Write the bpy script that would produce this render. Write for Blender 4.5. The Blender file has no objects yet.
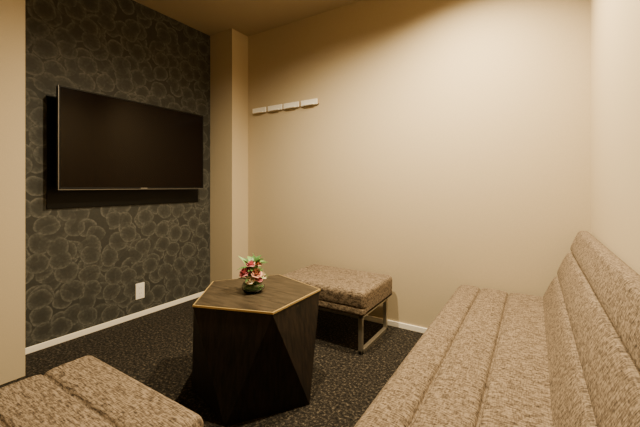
import bpy, bmesh, math, random
from mathutils import Vector, Matrix
random.seed(4)
S=bpy.context.scene

# ------------------------------------------------------------ materials
def nt(name):
    m=bpy.data.materials.new(name); m.use_nodes=True
    n=m.node_tree.nodes; l=m.node_tree.links
    return m,n,l,n['Principled BSDF']
def simple(name,col,rough=0.5,metal=0.0,**kw):
    m,n,l,b=nt(name)
    b.inputs['Base Color'].default_value=(*col,1); b.inputs['Roughness'].default_value=rough
    b.inputs['Metallic'].default_value=metal
    for k,v in kw.items():
        b.inputs[k.replace('_',' ')].default_value=v
    no=n.new('ShaderNodeTexNoise'); no.inputs['Scale'].default_value=60
    bp=n.new('ShaderNodeBump'); bp.inputs['Strength'].default_value=0.03
    tc=n.new('ShaderNodeTexCoord'); l.new(tc.outputs['Object'],no.inputs['Vector'])
    l.new(no.outputs['Fac'],bp.inputs['Height']); l.new(bp.outputs['Normal'],b.inputs['Normal'])
    return m
def ramp(n,stops):
    r=n.new('ShaderNodeValToRGB'); cr=r.color_ramp
    while len(cr.elements)<len(stops): cr.elements.new(0.5)
    for e,(p,c) in zip(cr.elements,stops):
        e.position=p; e.color=(*c,1)
    return r
def wallpaper(name,c):
    m,n,l,b=nt(name)
    tc=n.new('ShaderNodeTexCoord'); no=n.new('ShaderNodeTexNoise'); no.inputs['Scale'].default_value=180; no.inputs['Detail'].default_value=6
    l.new(tc.outputs['Object'],no.inputs['Vector'])
    r=ramp(n,[(0.3,tuple(x*0.96 for x in c)),(0.7,tuple(min(1,x*1.03) for x in c))])
    l.new(no.outputs['Fac'],r.inputs['Fac']); l.new(r.outputs['Color'],b.inputs['Base Color'])
    bp=n.new('ShaderNodeBump'); bp.inputs['Strength'].default_value=0.10; bp.inputs['Distance'].default_value=0.002
    l.new(no.outputs['Fac'],bp.inputs['Height']); l.new(bp.outputs['Normal'],b.inputs['Normal'])
    b.inputs['Roughness'].default_value=0.75
    return m
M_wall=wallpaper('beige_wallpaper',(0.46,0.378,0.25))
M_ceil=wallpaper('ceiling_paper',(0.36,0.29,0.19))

def rosewall():
    m,n,l,b=nt('ring_pattern_wallpaper')
    tc=n.new('ShaderNodeTexCoord')
    sep=n.new('ShaderNodeSeparateXYZ'); l.new(tc.outputs['Object'],sep.inputs[0])
    cmb=n.new('ShaderNodeCombineXYZ'); l.new(sep.outputs['Y'],cmb.inputs['X']); l.new(sep.outputs['Z'],cmb.inputs['Y'])
    dn=n.new('ShaderNodeTexNoise'); dn.inputs['Scale'].default_value=9; dn.inputs['Detail'].default_value=2
    l.new(cmb.outputs[0],dn.inputs['Vector'])
    sub=n.new('ShaderNodeVectorMath'); sub.operation='SUBTRACT'; sub.inputs[1].default_value=(.5,.5,.5)
    l.new(dn.outputs['Color'],sub.inputs[0])
    sc=n.new('ShaderNodeVectorMath'); sc.operation='SCALE'; sc.inputs['Scale'].default_value=0.036
    l.new(sub.outputs[0],sc.inputs[0])
    add=n.new('ShaderNodeVectorMath'); l.new(cmb.outputs[0],add.inputs[0]); l.new(sc.outputs[0],add.inputs[1])
    fine=n.new('ShaderNodeTexNoise'); fine.inputs['Scale'].default_value=60; fine.inputs['Detail'].default_value=4
    l.new(cmb.outputs[0],fine.inputs['Vector'])
    prev=None
    for i,(off,scale) in enumerate([((0,0,0),7.6),((3.31,1.7,0),7.2),((7.13,5.2,0),6.8),((2.45,9.3,0),7.4)]):
        o=n.new('ShaderNodeVectorMath'); o.inputs[1].default_value=off; l.new(add.outputs[0],o.inputs[0])
        v=n.new('ShaderNodeTexVoronoi'); v.voronoi_dimensions='2D'; v.inputs['Scale'].default_value=scale
        v.inputs['Randomness'].default_value=0.8
        l.new(o.outputs[0],v.inputs['Vector'])
        r=ramp(n,[(0.0,(.13,.13,.13)),(0.20,(.20,.20,.20)),(0.36,(.46,.46,.46)),(0.44,(.92,.92,.92)),(0.48,(.14,.14,.14))])
        l.new(v.outputs['Distance'],r.inputs['Fac'])
        if prev is None: prev=r.outputs['Color']; continue
        mk=ramp(n,[(0.47,(1,1,1)),(0.49,(0,0,0))]); l.new(v.outputs['Distance'],mk.inputs['Fac'])
        sp=n.new('ShaderNodeSeparateColor'); l.new(v.outputs['Color'],sp.inputs[0])
        gt=n.new('ShaderNodeMath'); gt.operation='LESS_THAN'; gt.inputs[1].default_value=.66; l.new(sp.outputs[0],gt.inputs[0])
        mm=n.new('ShaderNodeMath'); mm.operation='MULTIPLY'; l.new(mk.outputs['Color'],mm.inputs[0]); l.new(gt.outputs[0],mm.inputs[1])
        m2=n.new('ShaderNodeMath'); m2.operation='MULTIPLY'; m2.inputs[1].default_value=.75; l.new(mm.outputs[0],m2.inputs[0])
        mx=n.new('ShaderNodeMixRGB'); l.new(m2.outputs[0],mx.inputs[0]); l.new(prev,mx.inputs[1]); l.new(r.outputs['Color'],mx.inputs[2])
        prev=mx.outputs[0]
    fr=ramp(n,[(0.3,(.40,.40,.40)),(0.66,(1,1,1))]); l.new(fine.outputs['Fac'],fr.inputs['Fac'])
    mul=n.new('ShaderNodeMixRGB'); mul.blend_type='MULTIPLY'; mul.inputs[0].default_value=1
    l.new(prev,mul.inputs[1]); l.new(fr.outputs['Color'],mul.inputs[2])
    col=ramp(n,[(0.0,(.026,.026,.023)),(0.22,(.042,.042,.037)),(0.78,(.105,.103,.090))])
    l.new(mul.outputs[0],col.inputs['Fac']); l.new(col.outputs['Color'],b.inputs['Base Color'])
    bp=n.new('ShaderNodeBump'); bp.inputs['Strength'].default_value=0.2; bp.inputs['Distance'].default_value=0.004
    l.new(mul.outputs[0],bp.inputs['Height']); l.new(bp.outputs['Normal'],b.inputs['Normal'])
    b.inputs['Roughness'].default_value=0.6
    b.inputs['Specular IOR Level'].default_value=.2
    return m
M_rose=rosewall()

def carpet():
    m,n,l,b=nt('dark_loop_carpet')
    tc=n.new('ShaderNodeTexCoord')
    v=n.new('ShaderNodeTexVoronoi'); v.inputs['Scale'].default_value=110
    no=n.new('ShaderNodeTexNoise'); no.inputs['Scale'].default_value=70; no.inputs['Detail'].default_value=5; no.inputs['Roughness'].default_value=.7
    l.new(tc.outputs['Object'],v.inputs['Vector']); l.new(tc.outputs['Object'],no.inputs['Vector'])
    r=ramp(n,[(0.36,(.006,.005,.004)),(0.52,(.034,.028,.021)),(0.67,(.18,.15,.11))])
    l.new(no.outputs['Fac'],r.inputs['Fac'])
    r2=ramp(n,[(0.0,(1,1,1)),(0.7,(.35,.35,.35))]); l.new(v.outputs['Distance'],r2.inputs['Fac'])
    mul=n.new('ShaderNodeMixRGB'); mul.blend_type='MULTIPLY'; mul.inputs[0].default_value=1
    l.new(r.outputs['Color'],mul.inputs[1]); l.new(r2.outputs['Color'],mul.inputs[2])
    l.new(mul.outputs[0],b.inputs['Base Color'])
    bp=n.new('ShaderNodeBump'); bp.inputs['Strength'].default_value=0.9; bp.inputs['Distance'].default_value=0.01
    l.new(no.outputs['Fac'],bp.inputs['Height']); l.new(bp.outputs['Normal'],b.inputs['Normal'])
    b.inputs['Roughness'].default_value=0.9; b.inputs['Specular IOR Level'].default_value=.2
    return m
M_carpet=carpet()

def fabric(name):
    m,n,l,b=nt(name)
    tc=n.new('ShaderNodeTexCoord')
    mp=n.new('ShaderNodeMapping'); mp.inputs['Scale'].default_value=(36,220,60); l.new(tc.outputs['Object'],mp.inputs['Vector'])
    no=n.new('ShaderNodeTexNoise'); no.inputs['Scale'].default_value=1.2; no.inputs['Detail'].default_value=3; no.inputs['Roughness'].default_value=.65
    l.new(mp.outputs[0],no.inputs['Vector'])
    mp2=n.new('ShaderNodeMapping'); mp2.inputs['Scale'].default_value=(230,60,200); l.new(tc.outputs['Object'],mp2.inputs['Vector'])
    no2=n.new('ShaderNodeTexNoise'); no2.inputs['Scale'].default_value=1; no2.inputs['Detail'].default_value=2
    l.new(mp2.outputs[0],no2.inputs['Vector'])
    mix=n.new('ShaderNodeMixRGB'); mix.inputs[0].default_value=.32; l.new(no.outputs['Fac'],mix.inputs[1]); l.new(no2.outputs['Fac'],mix.inputs[2])
    r=ramp(n,[(0.37,(.028,.019,.013)),(0.47,(.105,.077,.052)),(0.60,(.250,.192,.132))])
    l.new(mix.outputs[0],r.inputs['Fac']); l.new(r.outputs['Color'],b.inputs['Base Color'])
    bp=n.new('ShaderNodeBump'); bp.inputs['Strength'].default_value=0.5; bp.inputs['Distance'].default_value=0.003
    l.new(mix.outputs[0],bp.inputs['Height']); l.new(bp.outputs['Normal'],b.inputs['Normal'])
    b.inputs['Roughness'].default_value=0.9; b.inputs['Specular IOR Level'].default_value=.2
    return m
M_fab=fabric('tweed_fabric')

def wood(name,stops,scale,rough):
    m,n,l,b=nt(name)
    tc=n.new('ShaderNodeTexCoord'); mp=n.new('ShaderNodeMapping'); mp.inputs['Scale'].default_value=scale
    l.new(tc.outputs['Object'],mp.inputs['Vector'])
    no=n.new('ShaderNodeTexNoise'); no.inputs['Scale'].default_value=3; no.inputs['Detail'].default_value=6; no.inputs['Distortion'].default_value=.6
    l.new(mp.outputs[0],no.inputs['Vector'])
    r=ramp(n,stops); l.new(no.outputs['Fac'],r.inputs['Fac']); l.new(r.outputs['Color'],b.inputs['Base Color'])
    b.inputs['Roughness'].default_value=rough; b.inputs['Specular IOR Level'].default_value=.3
    bp=n.new('ShaderNodeBump'); bp.inputs['Strength'].default_value=.15; bp.inputs['Distance'].default_value=.002
    l.new(no.outputs['Fac'],bp.inputs['Height']); l.new(bp.outputs['Normal'],b.inputs['Normal'])
    return m
M_wood=wood('dark_stained_wood',[(0.35,(.002,.0015,.0011)),(0.65,(.016,.010,.0065))],(25,25,2.0),.55)
M_top=wood('table_top_wood',[(0.35,(.028,.021,.013)),(0.65,(.060,.045,.028))],(3,20,3),.42)
M_gold=simple('brass_edge',(.66,.48,.20),.35,.6)
M_steel=simple('brushed_steel',(.42,.38,.31),.38,.85)
M_white=simple('white_plastic',(.82,.79,.72),.35)
M_base=simple('white_skirting',(.85,.80,.70),.45)
M_black=simple('black_plastic',(.002,.002,.002),.5,0.0,Specular_IOR_Level=.2)
M_screen=simple('tv_screen',(.0035,.0015,.001),.16,0.0,Specular_IOR_Level=.12)
M_grey=simple('bezel_silver',(.20,.19,.18),.3,.6)
M_dark=simple('socket_dark',(.03,.03,.03),.5)
M_rail=simple('rail_wood',(.38,.28,.17),.5)
M_pink=simple('petal_pink',(.62,.17,.22),.6)
M_peach=simple('petal_peach',(.80,.40,.30),.6)
M_cream=simple('petal_cream',(.80,.68,.50),.6)
M_leaf=simple('leaf_green',(.05,.14,.03),.5)
M_leaf2=simple('leaf_light',(.16,.30,.08),.5)
M_glass,_n,_l,_b=nt('vase_glass')
_b.inputs['Base Color'].default_value=(.80,.88,.80,1); _b.inputs['Roughness'].default_value=.03
_b.inputs['Transmission Weight'].default_value=1.0; _b.inputs['IOR'].default_value=1.45
_no=_n.new('ShaderNodeTexNoise'); _bp=_n.new('ShaderNodeBump'); _bp.inputs['Strength'].default_value=.02
_l.new(_no.outputs['Fac'],_bp.inputs['Height']); _l.new(_bp.outputs['Normal'],_b.inputs['Normal'])
M_lamp,_n,_l,_b=nt('lamp_lens')
_b.inputs['Emission Color'].default_value=(1,.78,.5,1); _b.inputs['Emission Strength'].default_value=8

# ------------------------------------------------------------ helpers
def mesh(name,verts,faces,mat,parent=None,smooth=False):
    me=bpy.data.meshes.new(name); me.from_pydata([tuple(v) for v in verts],[],faces); me.update()
    bm=bmesh.new(); bm.from_mesh(me); bmesh.ops.recalc_face_normals(bm,faces=bm.faces); bm.to_mesh(me); bm.free()
    o=bpy.data.objects.new(name,me); S.collection.objects.link(o)
    mats=mat if isinstance(mat,list) else [mat]
    for m in mats: me.materials.append(m)
    if smooth:
        for p in me.polygons: p.use_smooth=True
    if parent: o.parent=parent
    return o
def empty(name,loc=(0,0,0)):
    e=bpy.data.objects.new(name,None); S.collection.objects.link(e); e.location=(0,0,0); e.empty_display_size=.1
    return e
def box(name,x0,x1,y0,y1,z0,z1,mat,parent=None,bevel=0):
    v=[(x,y,z) for x in (x0,x1) for y in (y0,y1) for z in (z0,z1)]
    f=[(0,1,3,2),(4,6,7,5),(0,4,5,1),(2,3,7,6),(0,2,6,4),(1,5,7,3)]
    o=mesh(name,v,f,mat,parent)
    if bevel:
        b=o.modifiers.new('bevel','BEVEL'); b.width=bevel; b.segments=3; b.limit_method='ANGLE'
        for p in o.data.polygons: p.use_smooth=True
        b.harden_normals=True
    return o
def rpoly(corners,seg=0.004):
    n=len(corners); pts=[]
    for i in range(n):
        p0=Vector(corners[i-1][:2]); p=Vector(corners[i][:2]); p1=Vector(corners[(i+1)%n][:2]); r=corners[i][2]
        a=(p0-p).normalized(); b=(p1-p).normalized()
        ang=a.angle(b); t=r/math.tan(ang/2)
        c=p+(a+b).normalized()*(r/math.sin(ang/2))
        s=p+a*t; e=p+b*t
        k=8
        v0=s-c; v1=e-c
        a0=math.atan2(v0.y,v0.x); a1=math.atan2(v1.y,v1.x)
        d=(a1-a0+math.pi)%(2*math.pi)-math.pi
        for j in range(k+1):
            th=a0+d*j/k; pts.append(c+Vector((math.cos(th),math.sin(th)))*r)
    out=[]
    for i in range(len(pts)):
        p=pts[i]; q=pts[(i+1)%len(pts)]; L=(q-p).length
        k=max(1,int(L/seg))
        for j in range(k): out.append(p.lerp(q,j/k))
    return out
def cushion(name,corners,grooves,lo,hi,rend,axis,parent,depth=.022,w=.016):
    pts=rpoly(corners); n=len(pts)
    area=sum(pts[i].x*pts[(i+1)%n].y-pts[(i+1)%n].x*pts[i].y for i in range(n))
    sg=1 if area>0 else -1
    nor=[]
    for i in range(n):
        t=(pts[(i+1)%n]-pts[i-1]).normalized(); nor.append(Vector((t.y,-t.x))*sg)
    G=[min(pts,key=lambda p:(p-Vector(g)).length) for g in grooves]
    dis=[]
    for p in pts:
        d=min([(p-g).length for g in G]+[9]); dis.append(-depth*(.55*math.exp(-(d/w))+.45*math.exp(-(d/(w*.3))**2)))
    k=7; stations=[]
    for j in range(k+1):
        th=math.pi/2*j/k
        stations.append((lo+rend*(1-math.cos(th)),rend*(1-math.sin(th))))
    m=int((hi-lo-2*rend)/.02)
    for j in range(1,m): stations.append((lo+rend+(hi-lo-2*rend)*j/m,0))
    for j in range(k,-1,-1):
        th=math.pi/2*j/k
        stations.append((hi-rend*(1-math.cos(th)),rend*(1-math.sin(th))))
    V=[];F=[]
    for (t,ins) in stations:
        for p,nn,d in zip(pts,nor,dis):
            q=p+nn*(d-ins)
            V.append((t,q.x,q.y) if axis=='x' else (q.x,t,q.y))
    for s in range(len(stations)-1):
        for i in range(n):
            F.append((s*n+i,s*n+(i+1)%n,(s+1)*n+(i+1)%n,(s+1)*n+i))
    F.append(tuple(range(n))); F.append(tuple((len(stations)-1)*n+i for i in range(n)))
    return mesh(name,V,F,M_fab,parent,True)
def tube(name,pts,r,mat,parent,res=8):
    cu=bpy.data.curves.new(name,'CURVE'); cu.dimensions='3D'; cu.bevel_depth=r; cu.bevel_resolution=res//2; cu.use_fill_caps=True
    sp=cu.splines.new('POLY'); sp.points.add(len(pts)-1)
    for a,b in zip(sp.points,pts): a.co=(*b,1)
    cu.materials.append(mat)
    o=bpy.data.objects.new(name,cu); S.collection.objects.link(o); o.parent=parent
    return o
def lathe(name,prof,c,mat,parent,seg=40):
    V=[];F=[]
    for (r,z) in prof:
        for i in range(seg):
            a=2*math.pi*i/seg; V.append((c[0]+r*math.cos(a),c[1]+r*math.sin(a),c[2]+z))
    for k in range(len(prof)-1):
        for i in range(seg):
            F.append((k*seg+i,k*seg+(i+1)%seg,(k+1)*seg+(i+1)%seg,(k+1)*seg+i))
    F.append(tuple(range(seg))); F.append(tuple((len(prof)-1)*seg+i for i in range(seg)))
    return mesh(name,V,F,mat,parent,True)

# ------------------------------------------------------------ room shell (camera stands at x=0,y=0)
H=2.40; XL=-2.555; XP=-2.267; YB=2.324; XR=0.256; YF=-1.0; T=.12
box('floor',XL-T,XR+T,YF-T,YB+T,-.1,0,M_carpet)
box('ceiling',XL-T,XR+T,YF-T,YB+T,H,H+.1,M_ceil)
box('wall_left',XL-T,XL,YF,YB,0,H,M_rose)
box('wall_back',XL-T,XR+T,YB,YB+T,0,H,M_wall)
box('wall_right',XR,XR+T,YF,YB,0,H,M_wall)
box('wall_front',XL-T,XR+T,YF-T,YF,0,H,M_wall)
box('pilaster',XL,XP,2.125,YB,0,H,M_wall)
box('pilaster.001',XL,XP,YF,.679,0,H,M_wall)
box('baseboard_left',XL,XL+.010,.679,2.125,0,.038,M_base,bevel=.003)
box('baseboard_back',XP,XR,YB-.010,YB,0,.038,M_base,bevel=.003)

# ------------------------------------------------------------ television
tv=empty('wall_mounted_television')
y0,y1,z0,z1=.882,1.937,.977,1.608; xf=-2.42
box('housing',xf-.035,xf-.002,y0,y1,z0,z1,M_black,tv,bevel=.004)
box('rear_bulge',xf-.065,xf-.035,y0+.15,y1-.15,z0+.05,z1-.18,M_black,tv,bevel=.01)
box('tv_shadow_board',XL,XL+.006,.868,1.985,.856,1.565,M_black,tv,bevel=.002)  # added black sheet, stands in for the television's dark shadow on the wall
box('mount_plate',XL+.004,XL+.026,1.2,1.62,1.1,1.45,M_black,tv,bevel=.003)
box('mount_arm_1',XL+.015,xf-.06,1.25,1.29,1.08,1.46,M_black,tv)
box('mount_arm_2',XL+.015,xf-.06,1.53,1.57,1.08,1.46,M_black,tv)
box('screen',xf-.004,xf-.0005,y0+.010,y1-.010,z0+.016,z1-.010,M_screen,tv)
for nm,a in (('bezel_top',(y0,y1,z1-.008,z1)),('bezel_bottom',(y0,y1,z0,z0+.014)),('bezel_side_1',(y0,y0+.008,z0,z1)),('bezel_side_2',(y1-.008,y1,z0,z1))):
    box(nm,xf-.003,xf+.002,*a,M_black,tv,bevel=.001)
box('bezel_trim',xf-.001,xf+.0025,y0,y1,z0-.001,z0+.002,M_grey,tv)
box('side_trim',xf-.006,xf+.0025,y0-.0015,y0+.0010,z0,z1,M_grey,tv)
box('badge',xf+.002,xf+.003,1.385,1.435,z0+.004,z0+.010,M_grey,tv)

# ------------------------------------------------------------ outlet
ou=empty('wall_outlet')
box('cover_plate',XL,XL+.008,1.422,1.490,.137,.257,M_white,ou,bevel=.003)
box('socket_module',XL+.007,XL+.010,1.443,1.469,.155,.239,M_white,ou,bevel=.001)
for k,zz in enumerate((.175,.215)):
    box(f'slot_{k}a',XL+.0095,XL+.0104,1.449,1.4505,zz,zz+.009,M_dark,ou)
    box(f'slot_{k}b',XL+.0095,XL+.0104,1.4615,1.463,zz,zz+.009,M_dark,ou)

# ------------------------------------------------------------ coat hook rail
hr=empty('coat_hook_rail')
box('rail',-2.195,-1.475,YB-.012,YB,1.668,1.706,M_rail,hr,bevel=.002)
L=.160; xs=[-2.192,-2.008,-1.830,-1.645]
for i,x in enumerate(xs):
    box(f'hook_plate_{i}',x,x+L,YB-.022,YB-.010,1.664,1.710,M_white,hr,bevel=.003)
    box(f'hook_lip_{i}',x+.03,x+L-.03,YB-.034,YB-.020,1.664,1.674,M_white,hr,bevel=.003)

# ------------------------------------------------------------ sofa
so=empty('sofa')
SY0,SY1=.10,2.275
seat=[(-.408,.235,.03),(-.408,.392,.05),(.075,.384,.02),(.075,.235,.02)]
cushion('seat_cushion',seat,[(-.272,.39),(-.125,.388),(-.408,.26)],SY0,SY1,.03,'y',so)
back=[(.005,.30,.02),(.200,.764,.024),(.248,.766,.022),(.248,.30,.02)]
def bl(t): return (.005+.195*t,.30+.464*t)
cushion('backrest',back,[bl(.47),bl(.76)],SY0,SY1,.03,'y',so)
box('frame_rail_1',-.35,-.31,SY0+.06,SY1-.06,.20,.24,M_steel,so,bevel=.004)
box('frame_rail_2',.10,.14,SY0+.06,SY1-.06,.20,.30,M_steel,so,bevel=.004)
for k,y in enumerate((SY0+.2,1.18,SY1-.22)):
    box(f'leg_front_{k}',-.345,-.315,y,y+.03,0,.21,M_steel,so,bevel=.003)
    box(f'leg_back_{k}',.105,.135,y,y+.03,0,.21,M_steel,so,bevel=.003)
    box(f'foot_bar_{k}',-.345,.135,y,y+.03,0,.025,M_steel,so,bevel=.003)
    box(f'cross_bar_{k}',-.345,.135,y,y+.03,.20,.23,M_steel,so,bevel=.003)

# ------------------------------------------------------------ ottomans
def ottoman(x0,x1,y0,y1,g1,zt=.385):
    e=empty('ottoman')
    zb=.235; d=y1-y0
    out=[(y0,zb,.02),(y0,zt,.035),(y1,zt,.035),(y1,zb,.02)]
    g=[(y0+d*.36,zt),(y0+d*.68,zt),(y0,zt-.10),(y1,zt-.10)]
    cushion('cushion',out,g,x0,x1,.028,'x',e,depth=g1,w=.014)
    t=.025
    for k,x in enumerate((x0+.03,x1-.03-t)):
        box(f'leg_{k}a',x,x+t,y0+.03,y0+.03+t,0,zb+.005,M_steel,e,bevel=.003)
        box(f'leg_{k}b',x,x+t,y1-.03-t,y1-.03,0,zb+.005,M_steel,e,bevel=.003)
        box(f'foot_bar_{k}',x,x+t,y0+.03,y1-.03,0,t,M_steel,e,bevel=.003)
        box(f'top_bar_{k}',x,x+t,y0+.03,y1-.03,zb-.022,zb+.004,M_steel,e,bevel=.003)
    box('side_rail_1',x0+.03,x1-.03,y0+.03,y0+.03+t,zb-.022,zb+.004,M_steel,e,bevel=.003)
    box('side_rail_2',x0+.03,x1-.03,y1-.03-t,y1-.03,zb-.022,zb+.004,M_steel,e,bevel=.003)
    return e
ottoman(-1.49,-.828,1.79,2.265,.006)
ottoman(-1.395,-.75,.13,.616,.016)

# ------------------------------------------------------------ pentagonal faceted table
tb=empty('pentagonal_coffee_table')
cx,cy,R,HT=-1.188,1.280,.324,.470
def pent(R,z,off): return [(cx+R*math.cos(math.radians(off+72*i)),cy+R*math.sin(math.radians(off+72*i)),z) for i in range(5)]
top=pent(R-.004,HT-.014,36.8); bot=pent(R-.004,0,36.8-36)
V=top+bot; F=[tuple(range(5)),tuple(range(5,10))]
for i in range(5):
    F.append((i,(i+1)%5,5+(i+1)%5)); F.append((i,5+(i+1)%5,5+i))
o=mesh('faceted_body',V,F,M_wood,tb)
V=pent(R,HT-.008,36.8)+pent(R,HT,36.8)
o=mesh('brass_edge_band',V,[tuple(range(5)),tuple(range(5,10))]+[(i,(i+1)%5,5+(i+1)%5,5+i) for i in range(5)],M_gold,tb)
V=pent(R-.001,HT-.016,36.8)+pent(R-.001,HT-.0075,36.8)
o=mesh('top_edge',V,[tuple(range(5)),tuple(range(5,10))]+[(i,(i+1)%5,5+(i+1)%5,5+i) for i in range(5)],M_wood,tb)
V=pent(R-.008,HT-.002,36.8)+pent(R-.008,HT+.0012,36.8)
o=mesh('top_panel',V,[tuple(range(5)),tuple(range(5,10))]+[(i,(i+1)%5,5+(i+1)%5,5+i) for i in range(5)],M_top,tb)

# ------------------------------------------------------------ flower arrangement
fl=empty('flower_arrangement')
C=Vector((-1.192,1.258,HT+.0012))
lathe('glass_bowl',[(.030,0),(.046,.004),(.056,.016),(.057,.030),(.050,.044),(.047,.048),(.044,.047),(.047,.043),(.053,.030),(.052,.017),(.042,.008),(.001,.007)],C,M_glass,fl)
lathe('moss_filling',[(.02,.009),(.040,.010),(.0485,.018),(.049,.028),(.044,.040),(.02,.047),(.001,.048)],C,M_leaf,fl)
def rose(name,c,r,mat,tilt):
    V=[];F=[]
    rot=Matrix.Rotation(tilt[0],3,'X')@Matrix.Rotation(tilt[1],3,'Y')
    for ring,(np_,rr,hh,open_) in enumerate([(3,.30,.75,.15),(4,.55,.72,.35),(5,.80,.62,.65),(6,1.0,.45,1.0)]):
        for k in range(np_):
            a0=2*math.pi*k/np_+ring*.7; w=2*math.pi/np_*.75
            nu,nv=6,5; b=len(V)
            for iv in range(nv+1):
                v=iv/nv
                for iu in range(nu+1):
                    u=iu/nu*2-1
                    a=a0+u*w*(.55+.45*math.sin(math.pi*min(v*.8+.1,1)))
                    rad=r*rr*(math.sin(v*math.pi/2)**.7)*(1+.15*open_*v*v)
                    z=r*(hh*v*1.5-.45-open_*.35*v**4-.22*v*u*u)
                    V.append(C+Vector(c)+rot@Vector((rad*math.cos(a),rad*math.sin(a),z)))
            for iv in range(nv):
                for iu in range(nu):
                    q=b+iv*(nu+1)+iu; F.append((q,q+1,q+nu+2,q+nu+1))
    return mesh(name,V,F,mat,fl,True)
def leaf(name,base,d,L,W,mat,up=Vector((0,0,1))):
    d=Vector(d).normalized(); s=d.cross(up).normalized(); nrm=s.cross(d).normalized()
    V=[];F=[];n=8
    for i in range(n+1):
        t=i/n; w=W*math.sin(math.pi*t**.8)*(1-.2*t)+.0003; p=C+Vector(base)+d*L*t-nrm*(-.15*L*math.sin(t*math.pi)+.10*L*t*t)
        V+= [p-s*w+nrm*w*.3,p,p+s*w+nrm*w*.3]
    for i in range(n):
        q=i*3; F+=[(q,q+1,q+4,q+3),(q+1,q+2,q+5,q+4)]
    return mesh(name,V,F,mat,fl,True)
rs=[((-.012,-.046,.108),.029,M_pink),((.042,-.020,.104),.026,M_peach),((-.006,-.006,.138),.028,M_pink),((.042,.020,.085),.023,M_cream),((-.040,.002,.108),.021,M_peach),((.022,-.046,.072),.021,M_cream),((.026,.006,.142),.018,M_peach),((.048,-.010,.074),.018,M_pink)]
for i,(c,r,m) in enumerate(rs):
    rose(f'rose_{i}',c,r,m,(-c[1]*12,c[0]*12))
    tube(f'stem_{i}',[C+Vector((c[0]*.4,c[1]*.4,.03)),C+Vector(c)-Vector((0,0,.3*r))],.0016,M_leaf,fl)
for i in range(54):
    a=i*2.399; z=.045+.095*random.random(); e=.1+1.1*random.random()
    leaf(f'leaf_{i}',(.02*math.cos(a),.02*math.sin(a),z),(math.cos(a),math.sin(a),e),.042+.025*random.random(),.011+.005*random.random(),M_leaf if i%3 else M_leaf2)
leaf('tall_leaf_1',(-.02,-.01,.10),(-.55,-.30,1),.095,.012,M_leaf2,Vector((1,0,.2)))
leaf('tall_leaf_2',(.0,.0,.13),(-.1,.1,1),.065,.010,M_leaf,Vector((1,.3,.2)))
leaf('tall_leaf_3',(.01,.0,.12),(.4,.3,1),.060,.009,M_leaf2,Vector((1,.3,.2)))

# ------------------------------------------------------------ ceiling downlights
def downlight(x,y,power,rad=.03,size=166,blend=1.0):
    e=empty('ceiling_downlight')
    lathe('trim_ring',[(.058,-.004),(.060,-.001),(.060,0),(.044,0),(.044,-.004)],(x,y,H),M_white,e)
    lathe('lens',[(.043,-.003),(.043,-.001)],(x,y,H),M_lamp,e)
    li=bpy.data.lights.new('downlight_lamp','SPOT'); li.energy=power; li.color=(1,.80,.50); li.spot_size=math.radians(size); li.spot_blend=blend
    li.shadow_soft_size=rad
    o=bpy.data.objects.new('downlight_lamp',li); S.collection.objects.link(o); o.location=(x,y,H-.03); o.parent=e
downlight(-.95,1.2,250,rad=.022,size=160,blend=.8)
downlight(-.30,1.74,380,size=150)

# ------------------------------------------------------------ camera
cam=bpy.data.cameras.new('camera'); co=bpy.data.objects.new('camera',cam); S.collection.objects.link(co)
cam.sensor_width=36; cam.lens=338.7/640*36; cam.shift_y=-(213.5-186)/640; cam.clip_start=.02
co.location=(0,0,1.0); co.rotation_euler=(math.pi/2,0,math.radians(32.3))
S.camera=co
w=bpy.data.worlds.new('world'); S.world=w; w.use_nodes=True
w.node_tree.nodes['Background'].inputs[0].default_value=(.02,.015,.01,1)
